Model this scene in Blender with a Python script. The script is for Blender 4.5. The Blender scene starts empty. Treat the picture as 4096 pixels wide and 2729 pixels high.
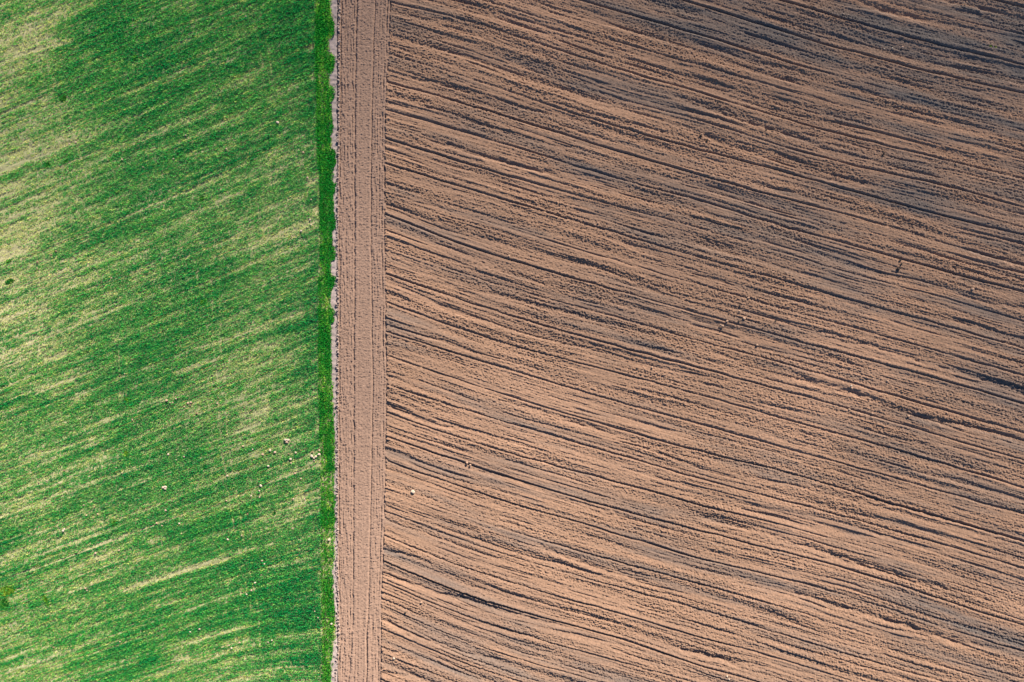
import bpy, math, random
import numpy as np
from mathutils import Vector

# ------------------------------------------------------------------ camera, sky, sun, exposure
S = bpy.context.scene
COL = S.collection
CAM_H = 93.0
LENS = 24.0
cam_d = bpy.data.cameras.new("camera")
cam = bpy.data.objects.new("camera", cam_d)
COL.objects.link(cam)
cam_d.lens = LENS
cam_d.sensor_width = 36.0
cam_d.clip_end = 20000
cam.location = (0, 0, CAM_H)
cam.rotation_euler = (0, 0, 0)
S.camera = cam

SUN_AZ = math.radians(24)       # from +Y (top of the photo) towards +X
SUN_EL = math.radians(27)
W = bpy.data.worlds.new("World")
S.world = W
W.use_nodes = True
wn = W.node_tree
sky = wn.nodes.new("ShaderNodeTexSky")
sky.sky_type = 'NISHITA'
sky.sun_disc = False
sky.sun_elevation = SUN_EL
sky.sun_rotation = SUN_AZ
sky.air_density = 1.0
sky.dust_density = 0.3
sky.ozone_density = 6.0
wn.links.new(sky.outputs[0], wn.nodes["Background"].inputs[0])
wn.nodes["Background"].inputs[1].default_value = 0.055
sun_d = bpy.data.lights.new("sun", 'SUN')
sun = bpy.data.objects.new("sun", sun_d)
COL.objects.link(sun)
sun_d.energy = 5.0
sun_d.angle = math.radians(0.6)
sun_d.color = (1.0, 0.86, 0.70)
sdir = Vector((math.sin(SUN_AZ) * math.cos(SUN_EL), math.cos(SUN_AZ) * math.cos(SUN_EL), math.sin(SUN_EL)))
sun.rotation_euler = (-sdir).to_track_quat('-Z', 'Y').to_euler()
sun.location = (40, 80, 60)
S.view_settings.view_transform = 'Standard'
S.view_settings.look = 'None'
S.view_settings.gamma = 1.0
S.view_settings.exposure = 1.35

# ------------------------------------------------------------------ plan coordinates (4096 x 2729 survey grid -> metres)
KPX = 36.0 / LENS / 4096.0
SX, SY = math.sin(SUN_AZ), math.cos(SUN_AZ)


def macro(X, Y):
    """invented gentle hollow: lower left tilts to the sun, upper right away"""
    d = 60.0 * np.tanh((X * 0.62 + Y * 0.78) / 60.0)
    return 0.00095 * d * d + 0.012 * d  # slope added to make the lower left brighter and the upper right darker


def world(u, v):
    rx = (np.asarray(u, float) - 2048.0) * KPX
    ry = (1364.5 - np.asarray(v, float)) * KPX
    z = np.zeros_like(rx)
    for _ in range(6):
        z = macro(rx * (CAM_H - z), ry * (CAM_H - z))
    return rx * (CAM_H - z), ry * (CAM_H - z), z


PXM = KPX * CAM_H      # metres per plan unit


# ------------------------------------------------------------------ noise
def smooth(a, b, x):
    t = np.clip((x - a) / (b - a), 0, 1)
    return t * t * (3 - 2 * t)


def vn(x, y, seed):
    """value noise, about -1..1"""
    rng = np.random.default_rng(seed)
    T = rng.uniform(-1, 1, (512, 512)).astype(np.float32)
    xi = np.floor(x).astype(np.int64)
    yi = np.floor(y).astype(np.int64)
    fx = (x - xi).astype(np.float32)
    fy = (y - yi).astype(np.float32)
    fx = fx * fx * (3 - 2 * fx)
    fy = fy * fy * (3 - 2 * fy)
    x0, x1, y0, y1 = xi & 511, (xi + 1) & 511, yi & 511, (yi + 1) & 511
    a = T[y0, x0] * (1 - fx) + T[y0, x1] * fx
    b = T[y1, x0] * (1 - fx) + T[y1, x1] * fx
    return (a * (1 - fy) + b * fy) * 1.4


def fbm(x, y, seed, n=3):
    r = 0
    amp = 1.0
    for i in range(n):
        r = r + amp * vn(x * 2 ** i + 17.3 * i, y * 2 ** i + 5.1 * i, seed + i)
        amp *= 0.5
    return r / 1.5


def spline_cols(xc, tab, xq):
    """tab (nlines, ncols) -> (nlines, nq), natural cubic spline along the columns, linear outside"""
    xc = np.asarray(xc, float)
    tab = np.asarray(tab, float)
    n = len(xc)
    h = np.diff(xc)
    A = np.zeros((n, n))
    B = np.zeros((n, tab.shape[0]))
    A[0, 0] = A[-1, -1] = 1
    for i in range(1, n - 1):
        A[i, i - 1], A[i, i], A[i, i + 1] = h[i - 1], 2 * (h[i - 1] + h[i]), h[i]
        B[i] = 6 * ((tab[:, i + 1] - tab[:, i]) / h[i] - (tab[:, i] - tab[:, i - 1]) / h[i - 1])
    M = np.linalg.solve(A, B).T
    xq = np.asarray(xq, float)
    k = np.clip(np.searchsorted(xc, xq) - 1, 0, n - 2)
    t = xq - xc[k]
    t2 = xc[k + 1] - xq
    hk = h[k]
    r = (M[:, k] * t2 ** 3 + M[:, k + 1] * t ** 3) / (6 * hk) + (tab[:, k] / hk - M[:, k] * hk / 6) * t2 + (tab[:, k + 1] / hk - M[:, k + 1] * hk / 6) * t
    lo = xq < xc[0]
    hi = xq > xc[-1]
    if hi.any():
        sl = (tab[:, -1] - tab[:, -2]) / h[-1]
        r[:, hi] = tab[:, -1:] + sl[:, None] * (xq[hi] - xc[-1])
    if lo.any():
        sl = (tab[:, 1] - tab[:, 0]) / h[0]
        r[:, lo] = tab[:, :1] + sl[:, None] * (xq[lo] - xc[0])
    return r


# ------------------------------------------------------------------ furrow survey of the ploughed field
FX = [1560, 1840, 2500, 2800, 3150, 3450, 3796, 4096]
N_ = None
FL = [
    [N_, N_, N_, N_, N_, N_, -45, 29], [N_, N_, N_, N_, N_, -20, 69, 139], [N_, N_, N_, N_, 9, 98, 188, 258],
    [N_, N_, N_, 20, 131, 217, 305, 371], [N_, N_, 53, 139, 248, 332, 418, 488], [N_, N_, 176, 262, 362, 445, 535, 605],
    [9, 76, 285, 371, 478, 557, 642, 717], [112, 191, 401, 482, 591, 670, 747, 831], [215, 303, 516, 600, 691, 776, 868, 942],
    [330, 410, 613, 700, 798, 875, 976, 1062], [444, 522, 722, 803, 909, 991, 1088, 1170], [559, 647, 833, 915, 1016, 1106, 1198, 1286],
    [660, 745, 941, 1030, 1128, 1213, 1308, 1394], [776, 856, 1053, 1140, 1239, 1321, 1417, 1503], [866, 973, 1171, 1255, 1354, 1433, 1529, 1616],
    [991, 1088, 1280, 1364, 1459, 1545, 1646, 1732], [1102, 1198, 1394, 1474, 1568, 1650, 1755, 1839], [1213, 1315, 1500, 1580, 1679, 1761, 1862, 1951],
    [1331, 1417, 1616, 1698, 1795, 1877, 1974, 2056], [1427, 1521, 1723, 1805, 1891, 1980, 2080, 2168], [1541, 1633, 1828, 1917, 2007, 2088, 2185, 2275],
    [1654, 1752, 1939, 2020, 2107, 2189, 2291, 2390], [1752, 1847, 2045, 2124, 2213, 2295, 2408, 2502], [1849, 1947, 2146, 2236, 2318, 2402, 2517, 2607],
    [1962, 2058, 2256, 2336, 2435, 2531, 2629, 2716], [2055, 2158, 2357, 2439, 2545, 2637, 2735, 2825], [2154, 2263, 2461, 2549, 2646, 2740, N_, N_],
    [2255, 2370, 2564, 2663, 2760, N_, N_, N_], [2341, 2455, 2652, 2738, N_, N_, N_, N_], [2438, 2556, 2755, N_, N_, N_, N_, N_],
    [2529, 2646, N_, N_, N_, N_, N_, N_], [2625, 2734, N_, N_, N_, N_, N_, N_]]
STEP0 = [80, 201, 85, 102, 84, 93, 80]


def fill_lines():
    T = [list(r) for r in FL]
    for r in T:
        for i in range(6, -1, -1):
            if r[i] is None and r[i + 1] is not None:
                r[i] = r[i + 1] - STEP0[i]
        for i in range(1, 8):
            if r[i] is None:
                r[i] = r[i - 1] + STEP0[i - 1]
    T = np.array(T, float)
    top = [T[0] - 108 * k for k in range(4, 0, -1)]
    bot = [T[-1] + 105 * k for k in range(1, 14)]
    return np.vstack(top + [T] + bot)


FTAB = fill_lines()
F_N0 = -7          # number of the first row of FTAB


def furrow_phase(u, v):
    """u: (nu,), v: (nv,) -> (nv, nu) furrow number"""
    L = spline_cols(FX, FTAB, u)
    idx = np.arange(L.shape[0]) + F_N0
    out = np.empty((len(v), len(u)), np.float32)
    for i in range(len(u)):
        out[:, i] = np.interp(v, L[:, i], idx)
    return out


# edges running down the picture
def edge(v, pts):
    p = np.array(pts, float)
    return np.interp(v, p[:, 0], p[:, 1])


E_STRIP_L = [(-200, 1261), (0, 1261), (466, 1265), (600, 1270), (700, 1279), (933, 1279), (1400, 1273), (1600, 1276), (1833, 1284), (2300, 1285), (2500, 1288), (2900, 1285)]
E_STRIP_R = [(-200, 1324), (0, 1325), (40, 1326), (75, 1332), (95, 1340), (140, 1339), (160, 1322), (205, 1322), (215, 1336), (250, 1342), (282, 1338), (300, 1322), (335, 1324), (350, 1338), (395, 1338), (410, 1328), (480, 1330), (500, 1338), (520, 1337), (540, 1328), (595, 1330), (612, 1344), (655, 1344), (675, 1332), (725, 1334), (735, 1344), (760, 1344), (780, 1336), (860, 1337), (885, 1347), (905, 1346), (925, 1333), (985, 1331), (992, 1343), (1038, 1341), (1050, 1326), (1095, 1326), (1108, 1345), (1140, 1345), (1155, 1326), (1225, 1327), (1238, 1339), (1285, 1338), (1296, 1328), (1400, 1328), (1500, 1331), (1600, 1338), (1800, 1341), (2100, 1343), (2230, 1341), (2280, 1334), (2400, 1338), (2470, 1343), (2540, 1345), (2610, 1336), (2640, 1330), (2900, 1326)]
E_L = [(-200, 1365), (0, 1364), (466, 1361), (933, 1356), (1500, 1358), (1800, 1356), (2300, 1356), (2450, 1359), (2550, 1364), (2640, 1356), (2729, 1346), (2900, 1330)]
E_RUT = [(-200, 1428), (0, 1426), (466, 1418), (933, 1417), (1500, 1415), (1800, 1414), (2300, 1411), (2500, 1408), (2640, 1402), (2729, 1393), (2900, 1380)]
E_S = [(-200, 1504), (0, 1500), (233, 1492), (466, 1486), (700, 1483), (1000, 1483), (1300, 1487), (1500, 1491), (1650, 1490), (1833, 1486), (2100, 1480), (2400, 1474), (2560, 1465), (2630, 1469), (2729, 1465), (2900, 1450)]
E_R = [(-200, 1566), (0, 1563), (233, 1557), (300, 1548), (466, 1542), (933, 1540), (1500, 1548), (1833, 1544), (2100, 1538), (2300, 1531), (2450, 1524), (2600, 1527), (2729, 1524), (2900, 1515)]


def sedge(v, pts):
    """edge sampled smoothly"""
    v = np.asarray(v, float)
    return sum(edge(v + d, pts) for d in (-36, -18, 0, 18, 36)) / 5.0


# ------------------------------------------------------------------ materials
def new_mat(name):
    m = bpy.data.materials.new(name)
    m.use_nodes = True
    nt = m.node_tree
    nt.nodes.clear()
    out = nt.nodes.new("ShaderNodeOutputMaterial")
    return m, nt, out


def nd(nt, kind, **kw):
    n = nt.nodes.new(kind)
    for k, v in kw.items():
        setattr(n, k, v)
    return n


def ramp(nt, stops):
    r = nt.nodes.new("ShaderNodeValToRGB")
    e = r.color_ramp.elements
    e[0].position, e[0].color = stops[0][0], (*stops[0][1], 1)
    e[1].position, e[1].color = stops[-1][0], (*stops[-1][1], 1)
    for p, c in stops[1:-1]:
        x = e.new(p)
        x.color = (*c, 1)
    return r


def noise_node(nt, pos, scale, detail=3.0, rough=0.6):
    n = nt.nodes.new("ShaderNodeTexNoise")
    n.inputs["Scale"].default_value = scale
    n.inputs["Detail"].default_value = detail
    n.inputs["Roughness"].default_value = rough
    nt.links.new(pos, n.inputs["Vector"])
    return n


def mixc(nt, fac, a, b, blend='MIX'):
    m = nt.nodes.new("ShaderNodeMix")
    m.data_type = 'RGBA'
    m.blend_type = blend
    for sock, val in ((m.inputs[0], fac), (m.inputs[6], a), (m.inputs[7], b)):
        if isinstance(val, (int, float)):
            sock.default_value = val
        elif isinstance(val, tuple):
            sock.default_value = (*val, 1)
        else:
            nt.links.new(val, sock)
    return m.outputs[2]


def matte(nt, out, color, rough=1.0):
    d = nt.nodes.new("ShaderNodeBsdfDiffuse")
    d.inputs["Roughness"].default_value = rough
    if isinstance(color, tuple):
        d.inputs[0].default_value = (*color, 1)
    else:
        nt.links.new(color, d.inputs[0])
    nt.links.new(d.outputs[0], out.inputs[0])
    return d


def soil_material(name, c_dark, c_mid, c_light, fleck, greyish=None):
    m, nt, out = new_mat(name)
    g = nt.nodes.new("ShaderNodeNewGeometry")
    P = g.outputs["Position"]
    big = noise_node(nt, P, 0.035, 3.0, 0.55)
    r = ramp(nt, [(0.35, c_dark), (0.5, c_mid), (0.65, c_light)])
    nt.links.new(big.outputs[0], r.inputs[0])
    base = r.outputs[0]
    if greyish:
        at = nd(nt, "ShaderNodeAttribute", attribute_name="greyish")
        base = mixc(nt, at.outputs["Fac"], base, greyish)
    fine = noise_node(nt, P, 3.2, 4.0, 0.7)
    fr = ramp(nt, [(0.3, (0.72, 0.72, 0.74)), (0.7, (1.25, 1.22, 1.2))])
    nt.links.new(fine.outputs[0], fr.inputs[0])
    c = mixc(nt, 1.0, base, fr.outputs[0], 'MULTIPLY')
    vo = nt.nodes.new("ShaderNodeTexVoronoi")
    vo.inputs["Scale"].default_value = 2.1
    nt.links.new(P, vo.inputs["Vector"])
    vr = ramp(nt, [(0.07, (1, 1, 1)), (0.11, (0, 0, 0))])
    nt.links.new(vo.outputs["Distance"], vr.inputs[0])
    c = mixc(nt, vr.outputs[0], c, fleck)
    matte(nt, out, c)
    return m


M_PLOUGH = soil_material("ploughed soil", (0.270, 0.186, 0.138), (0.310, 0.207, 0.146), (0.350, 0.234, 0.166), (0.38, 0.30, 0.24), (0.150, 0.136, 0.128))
M_HEAD = soil_material("dry headland soil", (0.262, 0.185, 0.146), (0.280, 0.198, 0.154), (0.300, 0.212, 0.166), (0.38, 0.29, 0.24))
M_VERGE = soil_material("grey crusted soil", (0.30, 0.265, 0.26), (0.345, 0.30, 0.29), (0.39, 0.34, 0.33), (0.45, 0.41, 0.40))
M_CROPSOIL = soil_material("pale crop soil", (0.24, 0.26, 0.15), (0.31, 0.32, 0.18), (0.38, 0.37, 0.22), (0.55, 0.49, 0.38))


def leaf_material(name, lo, mid, hi):
    m, nt, out = new_mat(name)
    a = nd(nt, "ShaderNodeAttribute", attribute_name="tint")
    r = ramp(nt, [(0.0, lo), (0.5, mid), (1.0, hi)])
    nt.links.new(a.outputs["Fac"], r.inputs[0])
    d = nt.nodes.new("ShaderNodeBsdfDiffuse")
    t = nt.nodes.new("ShaderNodeBsdfTranslucent")
    mx = nt.nodes.new("ShaderNodeMixShader")
    mx.inputs[0].default_value = 0.25
    nt.links.new(r.outputs[0], d.inputs[0])
    nt.links.new(r.outputs[0], t.inputs[0])
    nt.links.new(d.outputs[0], mx.inputs[1])
    nt.links.new(t.outputs[0], mx.inputs[2])
    nt.links.new(mx.outputs[0], out.inputs[0])
    return m


M_LEAF = leaf_material("young cereal leaf", (0.006, 0.23, 0.060), (0.085, 0.43, 0.075), (0.62, 0.66, 0.19))
M_STRIP = leaf_material("headland cereal leaf", (0.006, 0.17, 0.020), (0.08, 0.33, 0.030), (0.46, 0.56, 0.07))
M_WEED = leaf_material("weed leaf", (0.010, 0.15, 0.030), (0.09, 0.30, 0.03), (0.40, 0.48, 0.05))


def stone_material(name, a, b):
    m, nt, out = new_mat(name)
    tc = nt.nodes.new("ShaderNodeTexCoord")
    n = noise_node(nt, tc.outputs["Object"], 6.0, 4.0, 0.65)
    r = ramp(nt, [(0.35, a), (0.65, b)])
    nt.links.new(n.outputs[0], r.inputs[0])
    matte(nt, out, r.outputs[0])
    return m


M_ST = {'w': stone_material("pale limestone", (0.40, 0.34, 0.27), (0.54, 0.46, 0.37)),
        't': stone_material("tan clod", (0.36, 0.25, 0.18), (0.48, 0.34, 0.25)),
        'p': stone_material("pinkish clod", (0.36, 0.26, 0.20), (0.47, 0.35, 0.28)),
        'b': stone_material("brown clod", (0.17, 0.11, 0.075), (0.26, 0.17, 0.12)),
        'd': stone_material("damp dark clod", (0.045, 0.04, 0.038), (0.08, 0.065, 0.055))}


# ------------------------------------------------------------------ mesh helpers
def np_mesh(name, verts, quads=None, tris=None, attrs=None, smooth_shade=False):
    me = bpy.data.meshes.new(name)
    verts = np.ascontiguousarray(verts, np.float32)
    faces = []
    if quads is not None and len(quads):
        faces.append((np.asarray(quads, np.int32), 4))
    if tris is not None and len(tris):
        faces.append((np.asarray(tris, np.int32), 3))
    nl = sum(f.size for f, _ in faces)
    nf = sum(len(f) for f, _ in faces)
    me.vertices.add(len(verts))
    me.vertices.foreach_set("co", verts.ravel())
    me.loops.add(nl)
    me.polygons.add(nf)
    me.loops.foreach_set("vertex_index", np.concatenate([f.ravel() for f, _ in faces]))
    tot = np.concatenate([np.full(len(f), k, np.int32) for f, k in faces])
    start = np.concatenate([[0], np.cumsum(tot)[:-1]]).astype(np.int32)
    me.polygons.foreach_set("loop_start", start)
    if attrs:
        for k, a in attrs.items():
            at = me.attributes.new(k, 'FLOAT', 'POINT')
            at.data.foreach_set("value", np.ascontiguousarray(a, np.float32))
    if smooth_shade:
        me.polygons.foreach_set("use_smooth", np.ones(nf, bool))
    me.update(calc_edges=True)
    return me


def link(name, me, mat, parent=None):
    o = bpy.data.objects.new(name, me)
    if mat is not None and not me.materials:
        me.materials.append(mat)
    COL.objects.link(o)
    if parent is not None:
        o.parent = parent
    return o


def tag(o, label=None, cat=None, group=None, kind=None):
    if label:
        o["label"] = label
    if cat:
        o["category"] = cat
    if group:
        o["group"] = group
    if kind:
        o["kind"] = kind
    return o


def sheet(name, V, mask, mat, smooth_shade=True, attrs=None):
    """object from the cells of a (nv, nu, 3) vertex grid where mask (nv-1, nu-1) is set"""
    nv, nu = V.shape[:2]
    idx = np.arange(nv * nu, dtype=np.int32).reshape(nv, nu)
    q = np.stack([idx[1:, :-1][mask], idx[1:, 1:][mask], idx[:-1, 1:][mask], idx[:-1, :-1][mask]], 1)
    used = np.zeros(nv * nu, bool)
    used[q.ravel()] = True
    remap = np.cumsum(used) - 1
    me = np_mesh(name, V.reshape(-1, 3)[used], quads=remap[q], smooth_shade=smooth_shade, attrs={k: a.ravel()[used] for k, a in (attrs or {}).items()})
    return tag(link(name, me, mat), kind="structure")


# ------------------------------------------------------------------ far ground all round (to the horizon)
def build_ground():
    t = np.linspace(-1, 1, 161)
    ax = np.sign(t) * (np.abs(t) * 150 + np.abs(t) ** 6 * 3850)
    X, Y = np.meshgrid(ax, ax)
    Z = macro(X, Y) - 0.6
    V = np.dstack([X, Y, Z])[::-1]
    m, nt, out = new_mat("surrounding farmland")
    g = nt.nodes.new("ShaderNodeNewGeometry")
    n = noise_node(nt, g.outputs["Position"], 0.02, 5.0, 0.6)
    soil = ramp(nt, [(0.35, (0.20, 0.15, 0.12)), (0.65, (0.30, 0.21, 0.16))])
    grn = ramp(nt, [(0.35, (0.03, 0.12, 0.03)), (0.65, (0.22, 0.27, 0.10))])
    nt.links.new(n.outputs[0], soil.inputs[0])
    nt.links.new(n.outputs[0], grn.inputs[0])
    sp = nt.nodes.new("ShaderNodeSeparateXYZ")
    nt.links.new(g.outputs["Position"], sp.inputs[0])
    lt = nd(nt, "ShaderNodeMath", operation='LESS_THAN')
    lt.inputs[1].default_value = -24.5
    nt.links.new(sp.outputs[0], lt.inputs[0])
    matte(nt, out, mixc(nt, lt.outputs[0], soil.outputs[0], grn.outputs[0]))
    sheet("ground", V, np.ones((160, 160), bool), m)


build_ground()


# ------------------------------------------------------------------ ploughed field and tilled headland (real relief)
# heavier banks between the furrows: polylines on the survey grid, half width, depth
BANKS = [
    ([(1540, 2298), (1735, 2372), (1840, 2392), (2033, 2450), (2270, 2512)], 9, .20),
    ([(1532, 2200), (1640, 2222), (1740, 2262)], 8, .16), ([(2152, 2183), (2390, 2272), (2600, 2330)], 10, .18),
    ([(3172, 1507), (3290, 1540), (3404, 1570), (3529, 1614)], 12, .26), ([(3648, 1662), (3850, 1700), (4096, 1763)], 11, .22),
    ([(3291, 1328), (3500, 1390), (3708, 1453), (4096, 1560)], 8, .18), ([(2785, 2058), (3000, 2118), (3291, 2206), (3560, 2290), (3826, 2367)], 10, .20),
    ([(3172, 2367), (3400, 2440), (3588, 2492), (3800, 2560), (4000, 2600)], 11, .22), ([(3470, 1992), (3700, 2052), (4096, 2165)], 6, .20),
    ([(1545, 575), (1620, 580)], 9, .14), ([(1700, 557), (1850, 600), (2050, 660), (2220, 696)], 9, .18), ([(1570, 45), (1730, 88)], 9, .16),
    ([(1700, 318), (1800, 345), (1930, 378)], 7, .14), ([(2696, 30), (2790, 60)], 11, .18), ([(2696, 495), (2780, 520), (2880, 560)], 10, .17),
    ([(2696, 385), (2860, 440), (3100, 520), (3300, 590)], 10, .18), ([(3440, 10), (3600, 62), (3700, 80)], 10, .2), ([(3780, 0), (3900, 22), (4030, 60)], 10, .2),
    ([(3210, 700), (3480, 745)], 8, .14), ([(1544, 380), (1620, 396), (1720, 408)], 7, .13), ([(2300, 2000), (2500, 2062)], 8, .14), ([(1900, 2485), (2060, 2530), (2200, 2560)], 8, .15),
    ([(1530, 2590), (1620, 2625), (1700, 2650)], 10, .2), ([(1535, 2480), (1640, 2540), (1830, 2600), (2050, 2660)], 8, .17), ([(1545, 2690), (1650, 2710)], 10, .18),
    ([(2696, 2590), (2900, 2640), (3050, 2668)], 9, .18), ([(2770, 2605), (2960, 2665)], 8, .16), ([(1900, 1880), (2060, 1920), (2200, 1975)], 8, .14), ([(2000, 1600), (2200, 1655), (2400, 1720)], 7, .14),
    ([(3870, 1000), (4096, 1060)], 9, .16), ([(3400, 350), (3540, 390)], 7, .13), ([(3100, 310), (3180, 330)], 8, .15), ([(3060, 255), (3140, 275), (3230, 300)], 7, .13), ([(1540, 1620), (1700, 1690), (1850, 1720)], 7, .15)]

# darker, greyer soil zones: centre, reach along and across the furrows, strength
GREY_ZONES = [(3900, 150, 900, 330, .75), (3000, 120, 700, 160, .5), (2500, 330, 500, 90, .25), (3250, 830, 420, 130, .45), (3900, 760, 500, 220, .45), (3560, 1230, 420, 70, .35), (4050, 1560, 360, 110, .4), (2150, 560, 350, 60, .2),
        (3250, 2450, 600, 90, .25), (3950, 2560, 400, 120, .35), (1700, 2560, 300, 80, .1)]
U0, U1, V0, V1, ST = 1352, 4260, -150, 2880, 2.0


def line_dist(U, V, pts, pad):
    """signed offset across a polyline y(x), and a fade towards its ends"""
    p = np.array(pts, float)
    y = np.interp(U, p[:, 0], p[:, 1])
    fade = smooth(p[0, 0] - pad, p[0, 0] + pad, U) * (1 - smooth(p[-1, 0] - pad, p[-1, 0] + pad, U))
    return V - y, fade


def build_soil():
    u = np.arange(U0, U1 + ST, ST)
    v = np.arange(V0, V1 + ST, ST)
    nu, nv = len(u), len(v)
    U, V = np.meshgrid(u, v)
    uf, vf = U.astype(np.float32), V.astype(np.float32)
    PH = furrow_phase(u, v)
    eR = sedge(v, E_R)[:, None]
    # ---------------- field
    a = uf
    b = PH * 108.0
    wob = vn(a / 70, PH * 3.0, 11) * 1.4
    near = np.round(PH)
    d = (PH - near) * 108.0 + wob
    strength = 0.85 + 0.5 * vn(near * 7.3 + 0.5, a / 900.0, 12) + 0.2 * vn(a / 40, near * 3.7, 13)
    strength = np.clip(strength, 0.3, 1.5)
    h = -0.20 * strength * np.exp(-(d / 2.9) ** 2)
    h += 0.055 * strength * np.exp(-((d + 9) / 5) ** 2) + 0.03 * np.exp(-((d - 9) / 5) ** 2)
    fr = PH - np.floor(PH)
    mid = smooth(0.12, 0.3, fr) * (1 - smooth(0.72, 0.9, fr))
    bw = b + 5 * vn(a / 160, b / 60, 14)
    r1 = vn(a / 260, bw / 11, 15)
    r2 = vn(a / 120, bw / 6.5, 16)
    r3 = vn(a / 45, bw / 4.0, 17)
    h -= mid * (0.12 * smooth(0.45, 1.0, r1) + 0.07 * smooth(0.5, 1.0, r2))
    h += mid * 0.05 * smooth(0.2, 0.9, -r1)
    h += 0.013 * r2 + 0.014 * r3 + 0.030 * vn(a / 230, b / 3.6 + vn(a / 90, b / 9, 27), 28) + 0.016 * vn(a / 80, b / 2.6, 29)
    h += 0.08 * vn(a / 600, b / 38, 18) + 0.035 * vn(a / 220, b / 20, 26)
    for pts, hw, dep in BANKS:
        dd, fade = line_dist(uf, vf, pts, 40)
        sel = (fade > 0) & (np.abs(dd) < 4 * hw)
        ds = dd[sel] + 3.5 * vn(uf[sel] / 24, vf[sel] / 24, 19)
        h[sel] -= (dep * fade[sel] * np.exp(-(ds / hw) ** 2)).astype(np.float32) * (0.8 + 0.4 * vn(uf[sel] / 30, vf[sel] / 14, 20))
        h[sel] += (dep * 0.35 * fade[sel] * np.exp(-((ds - 1.9 * hw) / (hw * .8)) ** 2)).astype(np.float32)
    # ---------------- headland, wheelings running down the picture
    eL, eRut, eS = sedge(v, E_L)[:, None], sedge(v, E_RUT)[:, None], sedge(v, E_S)[:, None]
    w1 = vn(vf / 30, uf / 200, 31) * 1.3
    hh = np.zeros_like(h)

    def groove(x0, w, dep, seed, rough=0.5, sc=16.0):
        k = np.clip(1 + rough * vn(vf / sc, uf * 0 + seed * 3.1, seed), 0, 2)
        return -dep * k * np.exp(-((uf - x0 + w1) / w) ** 2)

    hh += groove(eL, 2.8, .16, 32, .3) + groove(eRut, 3.8, .21, 33, .5) + groove(eRut - 10, 2.6, .09, 34, .9, 12)
    hh += groove(eRut + 19, 1.8, .045, 35, .4) + groove(eS, 3.0, .20, 36, .2) + groove(eR - 14, 3, .13, 37, .7, 20) + groove(eR - 2, 3.6, .19, 38, .6, 18)
    hh += groove(eS + 22, 2, .05, 39, .8) + groove(eS + 32, 2, .05, 40, .8)
    hh += groove(eL + 14, 2.4, .05, 41, .9) + groove(eL + 27, 2.6, .05, 42, .9)
    hh += -groove(eRut + 9, 5, .05, 43, .2) - groove(eS - 8, 5, .035, 44, .2)
    rough_l = (1 - smooth(-6, 2, uf - eRut))
    rough_r = smooth(2, 10, uf - eS)
    hh += rough_l * (0.065 * vn(uf / 4.5, vf / 40, 45) + 0.030 * vn(uf / 4, vf / 7, 46))
    hh += rough_r * (0.055 * vn(uf / 4.5, vf / 45, 47) + 0.02 * vn(uf / 7, vf / 4, 48))
    hh += 0.010 * vn(uf / 30, vf / 3.6, 49) + 0.016 * vn(uf / 3.4, vf / 70, 53)
    lower = smooth(2380, 2520, vf)
    hh += lower * 0.06 * vn((uf - eR) / 6.0, vf / 130, 50)
    k = smooth(-3, 3, uf - eR + 3 * vn(vf / 9, vf * 0, 51))
    end = np.exp(-((uf - eR - 3) / 5.0) ** 2)
    H = hh * (1 - k) + h * k
    H += end * 0.05 * vn(uf / 5, vf / 7, 52)
    # ---------------- clods everywhere
    c1 = vn(uf / 4.6, vf / 4.6, 61)
    c2 = vn(uf / 2.6 + c1, vf / 2.6, 62)
    rough_f = 0.75 + 0.35 * vn(uf / 240, b / 40, 63)
    amp = (1 - k) * 0.55 + k * np.clip(rough_f, 0.3, 1.4)
    clod = 0.036 * c1 + 0.060 * c2 + 0.06 * np.clip(vn(uf / 7, vf / 6, 64) - 0.55, 0, 1)
    H += amp * clod
    X, Y, Z = world(U, V)
    G = np.dstack([X, Y, Z + H])
    uc = (u[:-1] + ST / 2)[None, :]
    eRc = sedge(v[:-1] + ST / 2, E_R)[:, None]
    fld = np.broadcast_to(uc > eRc + 2 * vn(v[:-1] / 12, v[:-1] * 0, 51)[:, None], (nv - 1, nu - 1))
    # darker, greyer soil colour in bands along the furrows, strongest towards the upper right
    gmask = np.zeros_like(h)
    for cx, cy, rx, ry, s_ in GREY_ZONES:
        gmask += s_ * np.exp(-((uf - cx) / rx) ** 2 - ((vf - cy - 0.27 * (uf - cx)) / ry) ** 2)
    gmask = gmask + 0.30 * vn(a / 520, b / 62, 81) + 0.26 * vn(a / 260, b / 24, 82) + 0.16 * vn(a / 90, b / 9, 83)
    gmask = np.clip(gmask, 0, 1)
    sheet("ploughed_field", G, fld, M_PLOUGH, attrs={"greyish": gmask})
    sheet("headland", G, ~fld, M_HEAD)


build_soil()


# ------------------------------------------------------------------ crop rows
RC = np.array([-900, 0, 900, 1400, 1850, 2100, 2300, 2500, 2650, 2800, 3000, 3300, 3700, 4200.])
SL = np.array([.44, .42, .41, .39, .37, .36, .345, .33, .32, .31, .30, .29, .28, .28])
SR = np.array([.46, .45, .43, .39, .37, .30, .22, .12, .03, .0, .0, .0, .0, .0])
XC = np.arange(1300, -200, -25.0)


def crop_lines():
    """y of each row line (by its y at x=1270) at each column"""
    T = np.zeros((len(RC), len(XC)))
    y = RC.copy()
    px = 1300.0
    for j, x in enumerate(XC):
        m = 0.5 * (x + px)
        w = smooth(0, 520, 1270 - m)
        y = y + (px - x) * (SR * (1 - w) + SL * w)
        T[:, j] = y
        px = x
    return T


CT = crop_lines()


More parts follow.
